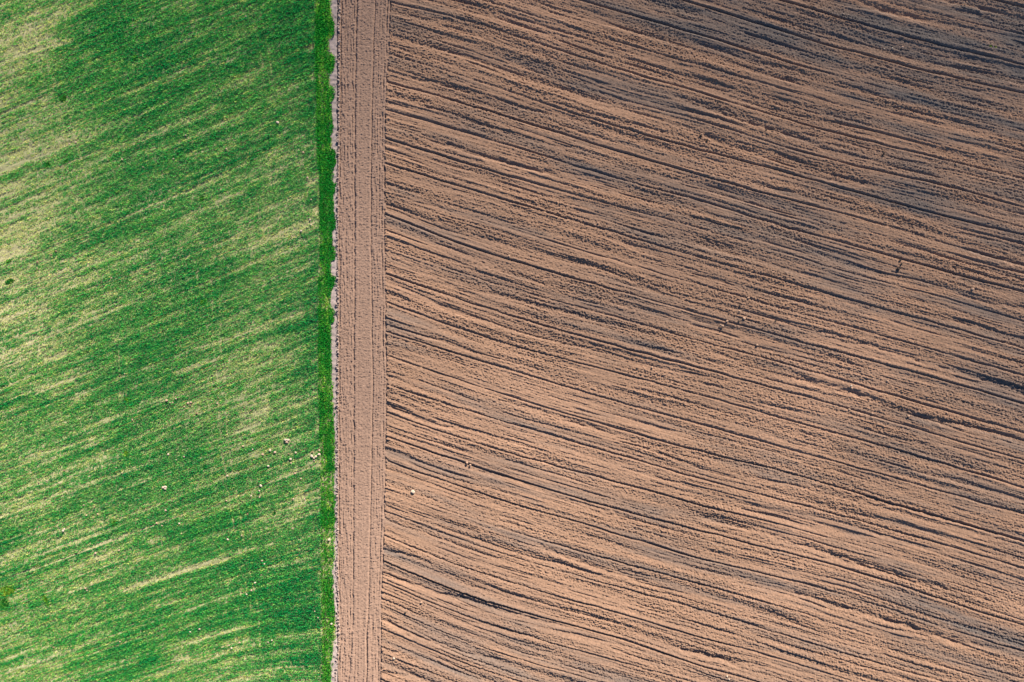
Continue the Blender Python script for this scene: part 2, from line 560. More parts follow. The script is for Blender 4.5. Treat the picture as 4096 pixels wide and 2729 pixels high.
def row_y(c, x):
    """c, x arrays -> y on the survey grid"""
    j = np.clip((1300 - x) / 25.0, 0, len(XC) - 1.001)
    j0 = j.astype(int)
    fj = j - j0
    i = np.clip(np.searchsorted(RC, c) - 1, 0, len(RC) - 2)
    fi = (c - RC[i]) / (RC[i + 1] - RC[i])
    g = lambda jj: CT[i, jj] * (1 - fi) + CT[i + 1, jj] * fi
    return g(j0) * (1 - fj) + g(j0 + 1) * fj


def row_c(u, v):
    """(nv, nu) row number field"""
    out = np.empty((len(v), len(u)))
    for k, x in enumerate(u):
        out[:, k] = np.interp(v, row_y(RC, np.full(len(RC), float(min(max(x, -190), 1300)))), RC)
    return out


# how thick the crop stands: rows every 170 down, columns every 160 across
DG = np.array([
    [.45, .40, .60, .75, .70, .65, .65, .75, .85], [.20, .30, .65, .92, .85, .70, .55, .65, .80], [.30, .50, .70, .75, .85, .60, .45, .50, .75],
    [.40, .35, .50, .65, .75, .75, .60, .60, .75], [.15, .30, .55, .70, .75, .70, .60, .55, .55], [.20, .30, .45, .65, .65, .55, .50, .45, .65],
    [.15, .30, .55, .60, .60, .70, .55, .50, .70], [.30, .45, .50, .55, .65, .75, .60, .60, .80], [.42, .35, .40, .58, .65, .52, .50, .52, .78],
    [.50, .45, .45, .75, .55, .50, .45, .45, .65], [.60, .60, .60, .65, .55, .55, .40, .42, .60], [.50, .45, .50, .65, .70, .70, .55, .55, .60],
    [.40, .45, .60, .65, .65, .65, .60, .45, .60], [.70, .60, .40, .45, .50, .65, .70, .65, .75], [.65, .55, .50, .60, .65, .60, .70, .80, .80],
    [.35, .40, .55, .60, .40, .45, .55, .65, .75], [.35, .35, .50, .60, .50, .50, .50, .50, .70]])
# bare or thin streaks (polyline, half width, strength)
BARE = [
    ([(36, 2308), (100, 2287), (160, 2264)], 6, 1.), ([(160, 2264), (268, 2229), (390, 2180)], 3, .6), ([(390, 2180), (460, 2156), (520, 2132)], 6, 1.), ([(520, 2132), (630, 2094)], 3, .6),
    ([(630, 2094), (740, 2060), (833, 2034)], 4, .9), ([(833, 2034), (910, 2000), (1047, 1943), (1178, 1893)], 3, .8), ([(1178, 1893), (1285, 1856)], 6, 1.),
    ([(184, 2370), (250, 2349)], 6, 1.), ([(30, 2420), (115, 2392)], 3, .7), ([(476, 2366), (595, 2326)], 9, .8), ([(595, 2326), (720, 2284), (833, 2255), (916, 2232)], 9, .9),
    ([(0, 678), (100, 645), (196, 613)], 5, .9), ([(196, 613), (340, 555), (476, 494), (580, 450), (672, 410)], 5, .75), ([(60, 222), (180, 190), (297, 155)], 9, .7), ([(110, 66), (200, 40), (290, 0)], 5, .7),
    ([(178, 1432), (268, 1411)], 16, .6), ([(300, 1590), (380, 1572)], 12, .6), ([(940, 1733), (1047, 1691)], 7, 1.), ([(595, 2520), (660, 2490), (730, 2400)], 4, .2),
    ([(620, 2425), (720, 2398)], 4, .7), ([(1222, 196), (1262, 182)], 12, 1.), ([(1250, 318), (1262, 314)], 9, 1.), ([(1228, 728), (1278, 712)], 15, 1.), ([(1258, 842), (1276, 836)], 16, .9), ([(1244, 602), (1270, 590)], 12, .8),
    ([(1244, 1450), (1272, 1440)], 7, 1.), ([(1258, 1330), (1272, 1326)], 5, .9), ([(1190, 1586), (1275, 1564)], 4, .8), ([(1262, 1695), (1282, 1690)], 16, .6), ([(1100, 1600), (1190, 1580)], 4, .7),
    ([(960, 1660), (1080, 1610)], 45, .45), ([(1180, 1990), (1230, 1960)], 40, .35), ([(590, 2170), (660, 2145)], 20, .55), ([(900, 2600), (1000, 2560)], 45, .3), ([(690, 2640), (762, 2628)], 12, .8), ([(1272, 2290), (1284, 2286)], 12, .8),
    ([(0, 590), (120, 545)], 30, .3), ([(0, 430), (210, 395)], 12, .35), ([(0, 1030), (160, 980)], 30, .3), ([(340, 1210), (470, 1160)], 9, .6), ([(530, 1090), (640, 1060)], 6, .6), ([(700, 1000), (820, 960)], 6, .4),
    ([(890, 1365), (1000, 1322), (1130, 1277), (1220, 1240)], 3, .85), ([(560, 1480), (750, 1400), (890, 1365)], 3, .5), ([(1000, 1400), (1060, 1380), (1120, 1377)], 5, .7), ([(540, 850), (760, 760), (1000, 640)], 3, .6), ([(300, 975), (540, 850)], 3, .6),
    ([(0, 500), (300, 375)], 3, .6), ([(0, 330), (120, 290), (260, 230)], 3, .5), ([(0, 890), (240, 800)], 4, .5), ([(0, 1240), (330, 1100)], 4, .5), ([(0, 1370), (300, 1270), (600, 1150)], 4, .45), ([(0, 1850), (250, 1790), (420, 1740)], 3, .6), ([(0, 1610), (300, 1510)], 4, .5)]
# thick dark streaks
LUSH = [([(0, 442), (120, 398), (240, 355), (400, 290)], 5, .8), ([(0, 325), (150, 265), (330, 195), (500, 140)], 4, .6), ([(0, 820), (260, 720), (500, 620)], 4, .6), ([(420, 860), (640, 770), (900, 665), (1100, 580)], 4, .6), ([(0, 1055), (160, 1000), (330, 925), (600, 820)], 4, .6),
        ([(0, 1680), (300, 1570), (500, 1490), (700, 1420)], 5, .6), ([(500, 1575), (600, 1545), (700, 1500)], 14, .7), ([(0, 2320), (160, 2275), (420, 2180)], 4, .7), ([(700, 2390), (900, 2330), (1100, 2270)], 5, .7), ([(240, 2390), (120, 2420)], 10, .5), ([(0, 1640), (200, 1580)], 20, .4),
        ([(1120, 1325), (1275, 1275)], 16, .9), ([(1060, 1345), (1120, 1330)], 9, .5), ([(1230, 790), (1272, 775)], 20, .8), ([(1150, 700), (1278, 660)], 10, .6), ([(560, 2640), (640, 2618)], 14, .8), ([(900, 2620), (1000, 2590)], 20, .2), ([(1030, 2360), (1270, 2290)], 10, .5), ([(1050, 2460), (1280, 2420)], 30, .5), ([(1160, 2640), (1284, 2630)], 26, .6)]
TRACKS = [[(48, 42), (83, 119), (131, 196), (178, 309), (238, 428), (274, 571), (303, 696)], [(84, 42), (119, 119), (167, 196), (214, 309), (276, 440), (310, 571), (345, 705)],
          [(845, 1080), (851, 1197), (857, 1394), (869, 1495), (877, 1643), (887, 1763), (892, 1820), (910, 1915), (928, 2052), (952, 2177), (975, 2300), (1005, 2420), (1014, 2640)],
          [(874, 1080), (880, 1197), (886, 1394), (900, 1495), (906, 1643), (914, 1763), (922, 1820), (940, 1925), (962, 2062), (984, 2187), (1006, 2310), (1036, 2430), (1045, 2640)],
          [(476, 1400), (482, 1495), (479, 1590)], [(506, 1400), (512, 1495), (508, 1590)], [(1010, 40), (1030, 140), (1050, 240), (1060, 340)], [(1040, 40), (1062, 140), (1082, 240), (1092, 330)],
          [(960, 2270), (970, 2340), (962, 2390)], [(1130, 2660), (1190, 2729), (1240, 2790)], [(1155, 2640), (1215, 2700), (1275, 2760)]]


def along_y(U, V, pts, pad=10):
    p = np.array(pts, float)
    if p[0, 0] > p[-1, 0]:
        p = p[::-1]
    return line_dist(U, V, p, pad)


def crop_density(u, v, c):
    """thickness of the stand at plan points"""
    wu = u + 60 * vn(u / 150, c / 60, 101)
    wv = v + 34 * vn(u / 150, c / 50, 102)
    gx = np.clip(wu / 160.0, 0, 7.999)
    gy = np.clip(wv / 170.55, 0, 15.999)
    ix, iy = gx.astype(int), gy.astype(int)
    fx, fy = gx - ix, gy - iy
    fx = fx * fx * (3 - 2 * fx)
    fy = fy * fy * (3 - 2 * fy)
    D = (DG[iy, ix] * (1 - fx) + DG[iy, ix + 1] * fx) * (1 - fy) + (DG[iy + 1, ix] * (1 - fx) + DG[iy + 1, ix + 1] * fx) * fy
    D = 0.12 + 0.80 * D + 0.10 * vn(u / 420, c / 11, 103) + 0.13 * vn(u / 190, c / 4.5, 104) + 0.06 * vn(u / 60, c / 26, 105) + 0.12 * vn(u / 22, c / 5, 106)
    D = D + 0.12 * vn(u / 700, c / 3.2, 107)
    for pts, hw, s in BARE:
        dd, fade = along_y(u, v, pts)
        k = s * fade * np.exp(-((dd + 2.5 * vn(u / 18, v / 9, 108)) / hw) ** 2) * (0.75 + 0.5 * vn(u / 22, c / 5, 109))
        D = D - np.clip(k, 0, 1.2) * 0.9
    for pts, hw, s in LUSH:
        dd, fade = along_y(u, v, pts)
        D = D + 0.5 * s * fade * np.exp(-((dd + 2 * vn(u / 30, v / 12, 110)) / hw) ** 2)
    for pts in TRACKS:
        p = np.array(pts, float)
        x = np.interp(v, p[:, 1], p[:, 0])
        on = (v > p[0, 1]) & (v < p[-1, 1])
        D = D - on * 0.45 * np.exp(-((u - x) / 2.8) ** 2) * np.clip(0.6 + 0.7 * vn(u / 40, v / 16, 111), 0, 1.2)
    return D


def blades(name, u, v, hgt, spread, width, tint, seed, mat, nb=5, lean=(0.5, 1.15), zoff=0.0, along=None):
    """one mesh of grass tufts: nb tapering blades each, every blade a real leaf"""
    rng = np.random.default_rng(seed)
    n = len(u)
    X, Y, Z = world(u, v)
    X = np.repeat(X, nb)
    Y = np.repeat(Y, nb)
    Z = np.repeat(Z, nb) + zoff
    m = n * nb
    az = rng.uniform(0, 2 * np.pi, m)
    ln = rng.uniform(lean[0], lean[1], m)
    L = np.repeat(hgt, nb) * rng.uniform(0.7, 1.25, m)
    wd = np.repeat(width, nb) * rng.uniform(0.75, 1.25, m)
    ca, sa = np.cos(az), np.sin(az)
    bx = X + rng.normal(0, 1, m) * np.repeat(spread, nb)
    by = Y + rng.normal(0, 1, m) * np.repeat(spread, nb)
    # middle of the blade is the widest, then it bends outwards to the tip
    mz = L * np.cos(ln * 0.6) * 0.6
    mr = L * np.sin(ln * 0.6) * 0.6
    tz = mz + L * 0.45 * np.cos(ln * 1.5)
    tr = mr + L * 0.45 * np.sin(ln * 1.5)
    V = np.empty((m, 4, 3), np.float32)
    V[:, 0] = np.stack([bx, by, Z - 0.02], 1)
    V[:, 1] = np.stack([bx + ca * mr - sa * wd, by + sa * mr + ca * wd, Z + mz], 1)
    V[:, 2] = np.stack([bx + ca * tr, by + sa * tr, Z + tz], 1)
    V[:, 3] = np.stack([bx + ca * mr + sa * wd, by + sa * mr - ca * wd, Z + mz], 1)
    q = np.arange(m * 4, dtype=np.int32).reshape(m, 4)
    t = np.clip(np.repeat(tint, nb) + rng.normal(0, 0.10, m), 0, 1)
    me = np_mesh(name, V.reshape(-1, 3), quads=q, attrs={"tint": np.repeat(t, 4)})
    return link(name, me, mat)


ROW = 4.4
CROW = 6.4


def build_crop():
    rng = np.random.default_rng(5)
    # soil under the crop, drilled in rows
    st = 4.0
    u = np.arange(-170, 1353, st)
    v = np.arange(V0, V1 + st, st)
    U, V = np.meshgrid(u, v)
    C = row_c(u, v)
    eL = sedge(v, E_STRIP_L)[:, None]
    eR = edge(v, E_STRIP_R)[:, None]
    H = 0.05 * vn(U / 60, C / 9, 71) + 0.03 * vn(U / 9, V / 8, 72) + 0.03 * vn(U / 5, V / 5, 73) + 0.05 * vn(U / 300, C / 30, 74)
    H += np.where(U > eR, 0.03 * vn(U / 6, V / 6, 75), 0) - 0.08 * np.exp(-((U - eL + 1) / 6) ** 2)
    H[:, -1] -= 0.25
    X, Y, Z = world(U, V)
    G = np.dstack([X, Y, Z + H - 0.03])
    uc = (u[:-1] + st / 2)[None, :]
    verge = np.broadcast_to(uc > edge(v[:-1] + st / 2, E_STRIP_R)[:, None] - 7, (len(v) - 1, len(u) - 1))
    sheet("crop_soil", G, ~verge, M_CROPSOIL)
    sheet("verge", G, verge, M_VERGE)

    # tufts in rows
    cs = np.arange(-860, 3350, CROW * 1.06)
    xs = np.arange(-160, 1290, 2.1)
    cc, xx = np.meshgrid(cs, xs)
    rowid = np.repeat(np.arange(len(cs))[None], len(xs), 0).ravel()
    cc = cc.ravel() + rng.normal(0, 0.22, cc.size)
    xx = xx.ravel() + rng.uniform(-1.1, 1.1, xx.size)
    yy = row_y(cc, xx)
    ok = (yy > V0 + 5) & (yy < V1 - 5) & (xx < sedge(yy, E_STRIP_L) - 1)
    cc, xx, yy, rowid = cc[ok], xx[ok], yy[ok], rowid[ok]
    D = crop_density(xx, yy, cc) + 0.15 * vn(xx / 330, rowid * 1.0 + 0.5, 124) + 0.06 * vn(xx / 70, rowid * 1.0 + 0.5, 125)
    keep = rng.uniform(0, 1, len(D)) < np.clip(0.30 + 1.1 * D, 0.05, 1.0)
    D, cc, xx, yy = D[keep], cc[keep], xx[keep], yy[keep]
    t = np.clip(1.0 - 1.0 * D + 0.22 * vn(xx / 6, cc / 4, 121) + 0.10 * vn(xx / 90, cc / 8, 122), 0.0, 1.0)
    hg = (0.11 + 0.13 * np.clip(D, 0, 1)) * (1 + 0.35 * vn(xx / 7, cc / 5, 123))
    wd = 0.016 + 0.016 * np.clip(D, 0.1, 1)
    o = blades("young_crop", xx, yy, hg, np.full(len(D), 0.015), wd, t, 6, M_LEAF, lean=(0.25, 0.8))
    tag(o, "young green and yellowing cereal crop sown in slanting rows across the left half", "crop", kind="stuff")

    # headland strip of denser crop, rows running down the picture
    uu = np.arange(1256, 1352, ROW)
    vv = np.arange(V0 + 5, V1 - 5, 3.0)
    a, b = np.meshgrid(uu, vv)
    a = a.ravel() + rng.normal(0, 0.4, a.size)
    b = b.ravel() + rng.uniform(-1.5, 1.5, b.size)
    L = sedge(b, E_STRIP_L)
    R = edge(b + 4 * vn(b / 7, a / 6, 131), E_STRIP_R)
    ok = (a > L + 1) & (a < R + 2.5 * vn(a / 3, b / 5, 132))
    a, b, R, L = a[ok], b[ok], R[ok], L[ok]
    bul = np.clip((R - 1330) / 10, 0, 1) * (b < 1330)
    D = 0.8 + 0.22 * vn(a / 30, b / 90, 133) + 0.18 * vn(a / 5, b / 40, 134) + 0.15 * vn(a / 12, b / 9, 135) + 0.25 * bul
    D -= 0.35 * np.exp(-((R - a) / 5) ** 2) * (1 - bul) + 0.3 * smooth(1850, 1950, b) * (1 - smooth(2150, 2400, b)) * (0.4 + 0.6 * vn(a / 14, b / 30, 136))
    keep = rng.uniform(0, 1, len(D)) < np.clip(0.05 + 1.0 * D, 0.1, 0.95)
    a, b, D = a[keep] - 2.5 * np.clip(vn(b[keep] / 25, a[keep] / 9, 139), 0, 1), b[keep], D[keep]
    t = np.clip(0.86 - 0.78 * D + 0.20 * vn(a / 4, b / 10, 137) + 0.12 * vn(a / 2.2, b / 120, 138), 0, 1)
    o = blades("headland_crop", a, b, 0.16 + 0.10 * np.clip(D, 0, 1), np.full(len(D), 0.02), 0.022 + 0.016 * np.clip(D, 0, 1), t, 7, M_STRIP)
    tag(o, "thick bright green crop strip running along the tilled headland", "crop", kind="stuff")


build_crop()


# ------------------------------------------------------------------ clods and stones
def rock_mesh(name, r, seed, sub=2, flat=0.72):
    import bmesh
    rng = np.random.default_rng(seed)
    bm = bmesh.new()
    bmesh.ops.create_icosphere(bm, subdivisions=sub, radius=1.0)
    P = np.array([p.co[:] for p in bm.verts])
    ax = rng.normal(0, 1, (7, 3))
    ax /= np.linalg.norm(ax, axis=1)[:, None]
    k = np.ones(len(P))
    for a_ in ax:
        k -= 0.25 * np.clip(P @ a_ - rng.uniform(0.45, 0.75), 0, 1)
    k += 0.06 * vn(P[:, 0] * 2.3 + P[:, 2] * 1.7 + 9, P[:, 1] * 2.3 - P[:, 2] + 9, seed)
    P = P * k[:, None] * np.array([rng.uniform(0.85, 1.2), rng.uniform(0.8, 1.05), flat]) * r
    for p, q in zip(bm.verts, P):
        p.co = q
    me = bpy.data.meshes.new(name)
    bm.to_mesh(me)
    bm.free()
    return me


def put(o, u, v, lift):
    x, y, z = world(np.array([float(u)]), np.array([float(v)]))
    o.location = (float(x[0]), float(y[0]), float(z[0]) + lift)


# row of loose clods thrown up along the verge: uncounted
def build_clods():
    rng = np.random.default_rng(9)
    base = rock_mesh("t", 1.0, 3, sub=1)
    T = np.array([p.co[:] for p in base.vertices])
    F = np.array([list(p.vertices) for p in base.polygons])
    bpy.data.meshes.remove(base)
    vv = np.arange(V0 + 10, V1 - 10, 2.1)
    n = len(vv)
    L = sedge(vv, E_L)
    R = edge(vv, E_STRIP_R)
    u = L - 3 - np.abs(rng.normal(0, 1, n)) * np.where(vv < 1450, 4.0, 4.5)
    ok = (u > R + 2) & (rng.uniform(0, 1, n) < 0.8)
    u, vv = u[ok], vv[ok] + rng.uniform(-2, 2, ok.sum())
    r = np.clip(rng.lognormal(math.log(2.7), 0.42, len(u)), 1.0, 6.0) * PXM
    # a few more strewn over the headland
    m = 700
    u2 = rng.uniform(1364, 1408, m)
    v2 = rng.uniform(V0 + 10, V1 - 10, m)
    r2 = rng.uniform(0.8, 1.8, m) * PXM
    u, vv, r = np.concatenate([u, u2]), np.concatenate([vv, v2]), np.concatenate([r, r2])
    X, Y, Z = world(u, vv)
    n = len(u)
    an = rng.uniform(0, 6.28, n)
    ca, sa = np.cos(an), np.sin(an)
    P = T[None] * (r[:, None] * rng.uniform(0.8, 1.2, (n, 1)))[:, :, None]
    x = P[:, :, 0] * ca[:, None] - P[:, :, 1] * sa[:, None] + X[:, None]
    y = P[:, :, 0] * sa[:, None] + P[:, :, 1] * ca[:, None] + Y[:, None]
    z = P[:, :, 2] + (Z + r * 0.6)[:, None]
    V = np.stack([x, y, z], 2).reshape(-1, 3)
    tr = (F[None] + (np.arange(n) * len(T))[:, None, None]).reshape(-1, 3)
    me = np_mesh("soil_clods", V, tris=tr)
    o = link("soil_clods", me, stone_material("loose clod soil", (0.25, 0.19, 0.165), (0.40, 0.32, 0.28)))
    tag(o, "loose dry clods thrown up along the edge between verge and tilled headland", "clods", kind="stuff")


build_clods()

# u, v, radius, look, label, turned up beside others?
CROP_STONES = [
    # top of the crop
    (1112, 492, 6, 'w', "bright white stone alone in the upper right crop above the bare notches"),
    (985, 68, 4, 'p', "small pale clod at the very top of the crop between faint wheel marks"),
    (744, 543, 4, 'p', "small pinkish clod alone in the dark green upper middle of the crop"),
    (907, 597, 4, 'p', "pinkish clod left of a smaller one in the upper right crop below the white stone"),
    (983, 574, 3.4, 'b', "little brown clod right of a pinkish one in the upper right crop"),
    (491, 640, 4.6, 'p', "largest pinkish clod of the loose trio right of the left wheel tracks"),
    (434, 642, 3.2, 'p', "small pale clod at the left of the loose trio right of the left wheel tracks"),
    (481, 667, 3.4, 'b', "small brown clod lowest of the loose trio right of the left wheel tracks"),
    (696, 637, 4.2, 'p', "pinkish clod upper right of the three spread in the dark green upper middle crop"),
    (667, 677, 3.2, 'b', "small brown clod between the upper middle clods, lower of the right-hand pair"),
    (574, 670, 3.4, 'p', "small clod left of the upper middle pair in dark green crop"),
    (306, 571, 4.2, 'p', "pinkish clod on the right-hand rut of the left wheel tracks"),
    (281, 578, 4.2, 'p', "pinkish clod on the left-hand rut of the left wheel tracks"),
    (454, 548, 3.4, 'd', "small dark clod in the crop above the loose trio by the left wheel tracks"),
    (1215, 611, 5, 't', "tan clod just left of the upper bare notch beside the green strip"),
    (1214, 662, 3.2, 'p', "tiny pink clod between the two upper bare notches beside the green strip"),
    (1231, 712, 5, 'p', "pink clod at the left tip of the large bare notch beside the green strip"),
    (1246, 800, 4.2, 'p', "pale clod in dark green crop just below the large bare notch by the green strip"),
    (1242, 880, 4.4, 'w', "upper white stone of the three below the bare notches by the green strip"),
    (1245, 901, 3.2, 'w', "tiny middle stone of the three below the bare notches by the green strip"),
    (1231, 911, 3.4, 'p', "tiny lower left clod of the three below the bare notches by the green strip"),
    (1206, 925, 5.6, 'w', "larger white stone left of the three small ones near the green strip"),
    (1168, 944, 3, 'p', "tiny clod left of the larger white stone near the green strip"),
    # left margin
    (228, 1006, 5, 'b', "brown clod at the upper right end of the slanting row by the left edge"),
    (208, 1022, 5, 'b', "brown clod next below the upper end of the slanting row by the left edge"),
    (153, 1050, 5.4, 'b', "brown clod with pale side, left end of the slanting row by the left edge"),
    (151, 1074, 4, 't', "tan clod just below the left end of the slanting row by the left edge"),
    (167, 1111, 3.4, 'd', "small dark clod lowest under the slanting row by the left edge"),
    (409, 1126, 3.4, 'b', "small brown clod alone in the left middle of the crop"),
    (449, 1113, 3, 'p', "tiny pale clod just right of the lone brown one in the left middle"),
    (707, 1382, 3.4, 'b', "smaller left clod of the close brown pair in the centre of the crop"),
    (723, 1386, 4.2, 'b', "larger right clod of the close brown pair in the centre of the crop"),
    (470, 1381, 3.2, 'd', "small dark clod above the short wheel tracks in the middle of the crop"),
    # centre scatter left of the middle wheel tracks
    (669, 1602, 6, 't', "largest tan clod of the scatter left of the middle wheel tracks"),
    (651, 1606, 3.2, 't', "tiny clod touching the left of the largest tan clod in the centre scatter"),
    (683, 1611, 3, 'p', "tiny clod under the right of the largest tan clod in the centre scatter"),
    (706, 1595, 4.2, 'p', "pale clod right of the largest tan clod in the centre scatter"),
    (693, 1610, 3.4, 't', "small clod below the pale one in the centre scatter"),
    (736, 1577, 3.2, 'p', "topmost small clod of the centre scatter"),
    (754, 1584, 3.2, 't', "small clod right of the topmost in the centre scatter"),
    (754, 1612, 5, 't', "upper left clod of the close trio in the centre scatter"),
    (766, 1610, 5, 't', "upper right clod of the close trio in the centre scatter"),
    (764, 1621, 4, 'b', "lower brown clod of the close trio in the centre scatter"),
    (739, 1627, 3.4, 't', "small clod below left of the close trio in the centre scatter"),
    (789, 1653, 5, 'b', "brown clod apart to the lower right of the centre scatter"),
    (876, 1592, 3.6, 'b', "small brown clod on the middle wheel tracks beside the pale thin patch"),
    (871, 1614, 4, 'p', "pale clod on the middle wheel tracks beside the pale thin patch"),
    (848, 1603, 3, 'p', "tiny clod just left of the middle wheel tracks beside the pale thin patch"),
    (979, 1629, 3.4, 'b', "small brown clod in the pale thin patch, the left one"),
    (1004, 1642, 3.6, 'b', "small brown clod in the pale thin patch, the right one"),
    (532, 1678, 3.4, 'p', "small pale clod beneath the short wheel tracks"),
    (482, 1500, 3.6, 'b', "small brown clod on the short wheel tracks"),
    (501, 1496, 3, 'p', "tiny pale clod between the ruts of the short wheel tracks"),
    # right hand cluster
    (1144, 1759, 6.5, 'w', "left lobe stone of the white heap right of the pale thin patch"),
    (1154, 1760, 6, 'w', "right lobe stone of the white heap right of the pale thin patch"),
    (1149, 1769, 6, 'p', "lower pinkish stone of the white heap right of the pale thin patch"),
    (1082, 1801, 5, 'w', "pale stone at the top of the trio below left of the white heap"),
    (1101, 1809, 5.6, 'p', "pinkish stone at the right of the trio below left of the white heap"),
    (1053, 1818, 5.6, 't', "tan stone at the left of the trio below left of the white heap"),
    (1156, 1815, 4.2, 'b', "brown clod below the white heap"),
    (1184, 1810, 4.2, 'w', "pale little stone right of the brown clod below the white heap"),
    (1164, 1836, 6, 'w', "bright white stone above a pinkish clod, below the white heap"),
    (1165, 1852, 4.2, 'p', "pinkish clod directly under a bright white stone, below the white heap"),
    (1075, 1864, 5, 'w', "pale flat stone left of the bright white stone and above the long bare streak"),
    (1249, 1824, 6.6, 'w', "largest white stone of the cluster at the right end of the long bare streak"),
    (1257, 1832, 5, 'w', "white stone below the largest in the cluster by the green strip"),
    (1264, 1826, 5.6, 'w', "white stone right of the largest in the cluster by the green strip"),
    (1278, 1817, 6, 'w', "rightmost white stone of the cluster, touching the green strip"),
    (1279, 1801, 5, 'p', "pinkish top stone of the cluster by the green strip"),
    (1251, 1808, 4.2, 'b', "brown clod at the top left of the white cluster by the green strip"),
    (1258, 1843, 3.6, 'p', "small pink clod lowest under the white cluster by the green strip"),
    (1181, 1893, 4.6, 't', "tan stone where the long bare streak widens near the green strip"),
    (1045, 1942, 5.8, 'w', "bright white stone on the long bare streak right of the middle wheel tracks"),
    (1039, 1963, 4.2, 'w', "small white stone just below the one on the long bare streak"),
    (1006, 1983, 3.6, 'w', "tiny white stone, left of two below the long bare streak by the middle wheel tracks"),
    (1040, 1988, 3.6, 'p', "tiny pale clod, right of two below the long bare streak by the middle wheel tracks"),
    (1205, 1914, 4.2, 'p', "pale clod under the right end of the long bare streak"),
    (1175, 1995, 4.2, 'p', "left clod of a level pair below the right end of the long bare streak"),
    (1219, 1996, 4.2, 'p', "right clod of a level pair below the right end of the long bare streak"),
    (908, 2002, 4.2, 't', "tan clod on the long bare streak where the middle wheel tracks cross it"),
    (911, 1903, 3.6, 'w', "tiny white stone on the middle wheel tracks above the long bare streak"),
    (974, 1785, 4.2, 'p', "pale clod below the bright bare patch, right of the middle wheel tracks"),
    (1012, 1797, 3.4, 'w', "tiny white stone at the left of the trio's tan stone, below the bare patch"),
    (992, 2056, 4, 'b', "brown clod right of the middle wheel tracks below the long bare streak"),
    (1172, 2112, 3.6, 'p', "small pale clod alone in the right of the crop below the level pair"),
    # lower crop
    (256, 2122, 5.6, 'w', "left stone of the white pair in the lower left crop above the long bare streak"),
    (260, 2116, 4.4, 'w', "upper right stone of the white pair in the lower left crop"),
    (655, 1949, 6, 'w', "left stone of the white heap in the middle of the lower crop"),
    (664, 1947, 6, 'w', "upper right stone of the white heap in the middle of the lower crop"),
    (664, 1955, 5.4, 'w', "lower right stone of the white heap in the middle of the lower crop"),
    (675, 1817, 4.4, 'w', "pale stone at the left of three in a row below the centre scatter"),
    (738, 1826, 4.4, 'p', "pinkish clod at the right of three in a row below the centre scatter"),
    (707, 1839, 3.4, 'p', "smallest clod in the middle of three below the centre scatter"),
    (586, 2039, 4.2, 'b', "brown clod above the long bare streak, left of a larger pinkish one"),
    (665, 2041, 5, 'p', "larger pinkish clod above the long bare streak below the white heap"),
    (629, 2092, 4.2, 't', "tan stone lying on the middle of the long bare streak"),
    (719, 2093, 4.2, 'w', "white stone just below the middle of the long bare streak"),
    (650, 2102, 3.4, 'p', "tiny clod under the tan stone on the middle of the long bare streak"),
    (729, 2134, 3.4, 't', "small tan clod further below the white stone by the middle of the bare streak"),
    (384, 2212, 5, 'p', "pinkish stone below the left part of the long bare streak"),
    (479, 2200, 4.2, 'p', "pale stone right of the pinkish one below the left part of the long bare streak"),
    (381, 2028, 4.2, 'b', "brown clod at the top of the group of four in the lower left crop"),
    (393, 2056, 4.6, 't', "largest tan clod of the group of four in the lower left crop"),
    (348, 2061, 3.6, 't', "leftmost clod of the group of four in the lower left crop"),
    (376, 2070, 3.4, 'b', "lowest small clod of the group of four in the lower left crop"),
    (338, 2020, 3, 'p', "tiny pale clod above left of the group of four in the lower left crop"),
    (184, 1988, 3.6, 'b', "small brown clod in thin pale crop towards the left edge, above the white pair"),
    (158, 1930, 3.6, 'b', "small dark brown clod near the left edge, highest of the lower left scatter"),
    (190, 1922, 3, 'p', "tiny pale clod beside the highest brown one of the lower left scatter"),
    (260, 1882, 4, 'b', "brown clod on its own in the left crop under pale streaks"),
    (467, 1870, 3.4, 'p', "small pale clod above a yellowish weed patch in the lower crop"),
    (490, 1891, 3, 'p', "tiny pale clod right of the yellowish weed patch in the lower crop"),
    (345, 2352, 4.2, 't', "upper tan clod of a close pair right of the upright weed clump"),
    (351, 2361, 3.6, 'p', "lower pale clod of a close pair right of the upright weed clump"),
    (913, 2157, 4.4, 'w', "whitish stone left of the lower middle wheel tracks"),
    (968, 2141, 3.6, 'p', "small pink clod on the lower middle wheel tracks"),
    (1022, 2330, 4.2, 'w', "highest pale stone of three along the lower end of the wheel tracks"),
    (1007, 2360, 4.2, 'p', "middle stone of three along the lower end of the wheel tracks"),
    (988, 2376, 3.6, 'w', "lowest stone of three along the lower end of the wheel tracks"),
    (1050, 2242, 3.6, 'p', "upper clod of a small pair in dark green crop right of the wheel tracks"),
    (1059, 2255, 3.4, 'w', "lower clod of a small pair in dark green crop right of the wheel tracks"),
    (800, 2515, 4.2, 'p', "pinkish clod in the bottom middle of the crop, right of a paler one"),
    (763, 2526, 3.6, 'w', "pale clod in the bottom middle of the crop, left of a pinkish one"),
    (218, 2588, 4.4, 'b', "brown clod alone near the bottom left corner of the crop"),
    (482, 2565, 3.4, 'p', "tiny clod alone at the bottom of the crop above two pale patches"),
    (928, 2591, 4.4, 'w', "lower stone of the pair beside the bottom end of the wheel tracks"),
    (918, 2580, 3.8, 'p', "upper stone of the pair beside the bottom end of the wheel tracks"),
    (961, 2569, 3.6, 'p', "small clod right of the pair beside the bottom end of the wheel tracks"),
    (1089, 2560, 3.6, 'w', "right stone of a tiny pair right of the bottom end of the wheel tracks"),
    (1074, 2567, 3.2, 'w', "left stone of a tiny pair right of the bottom end of the wheel tracks"),
    (1260, 2444, 3.4, 'p', "upper tiny pink clod at the left rim of the green strip near the bottom"),
    (1273, 2470, 3.6, 'p', "lower tiny pink clod at the left rim of the green strip near the bottom"),
    (1318, 2158, 5.4, 'w', "white stone lying on the green strip beside the headland"),
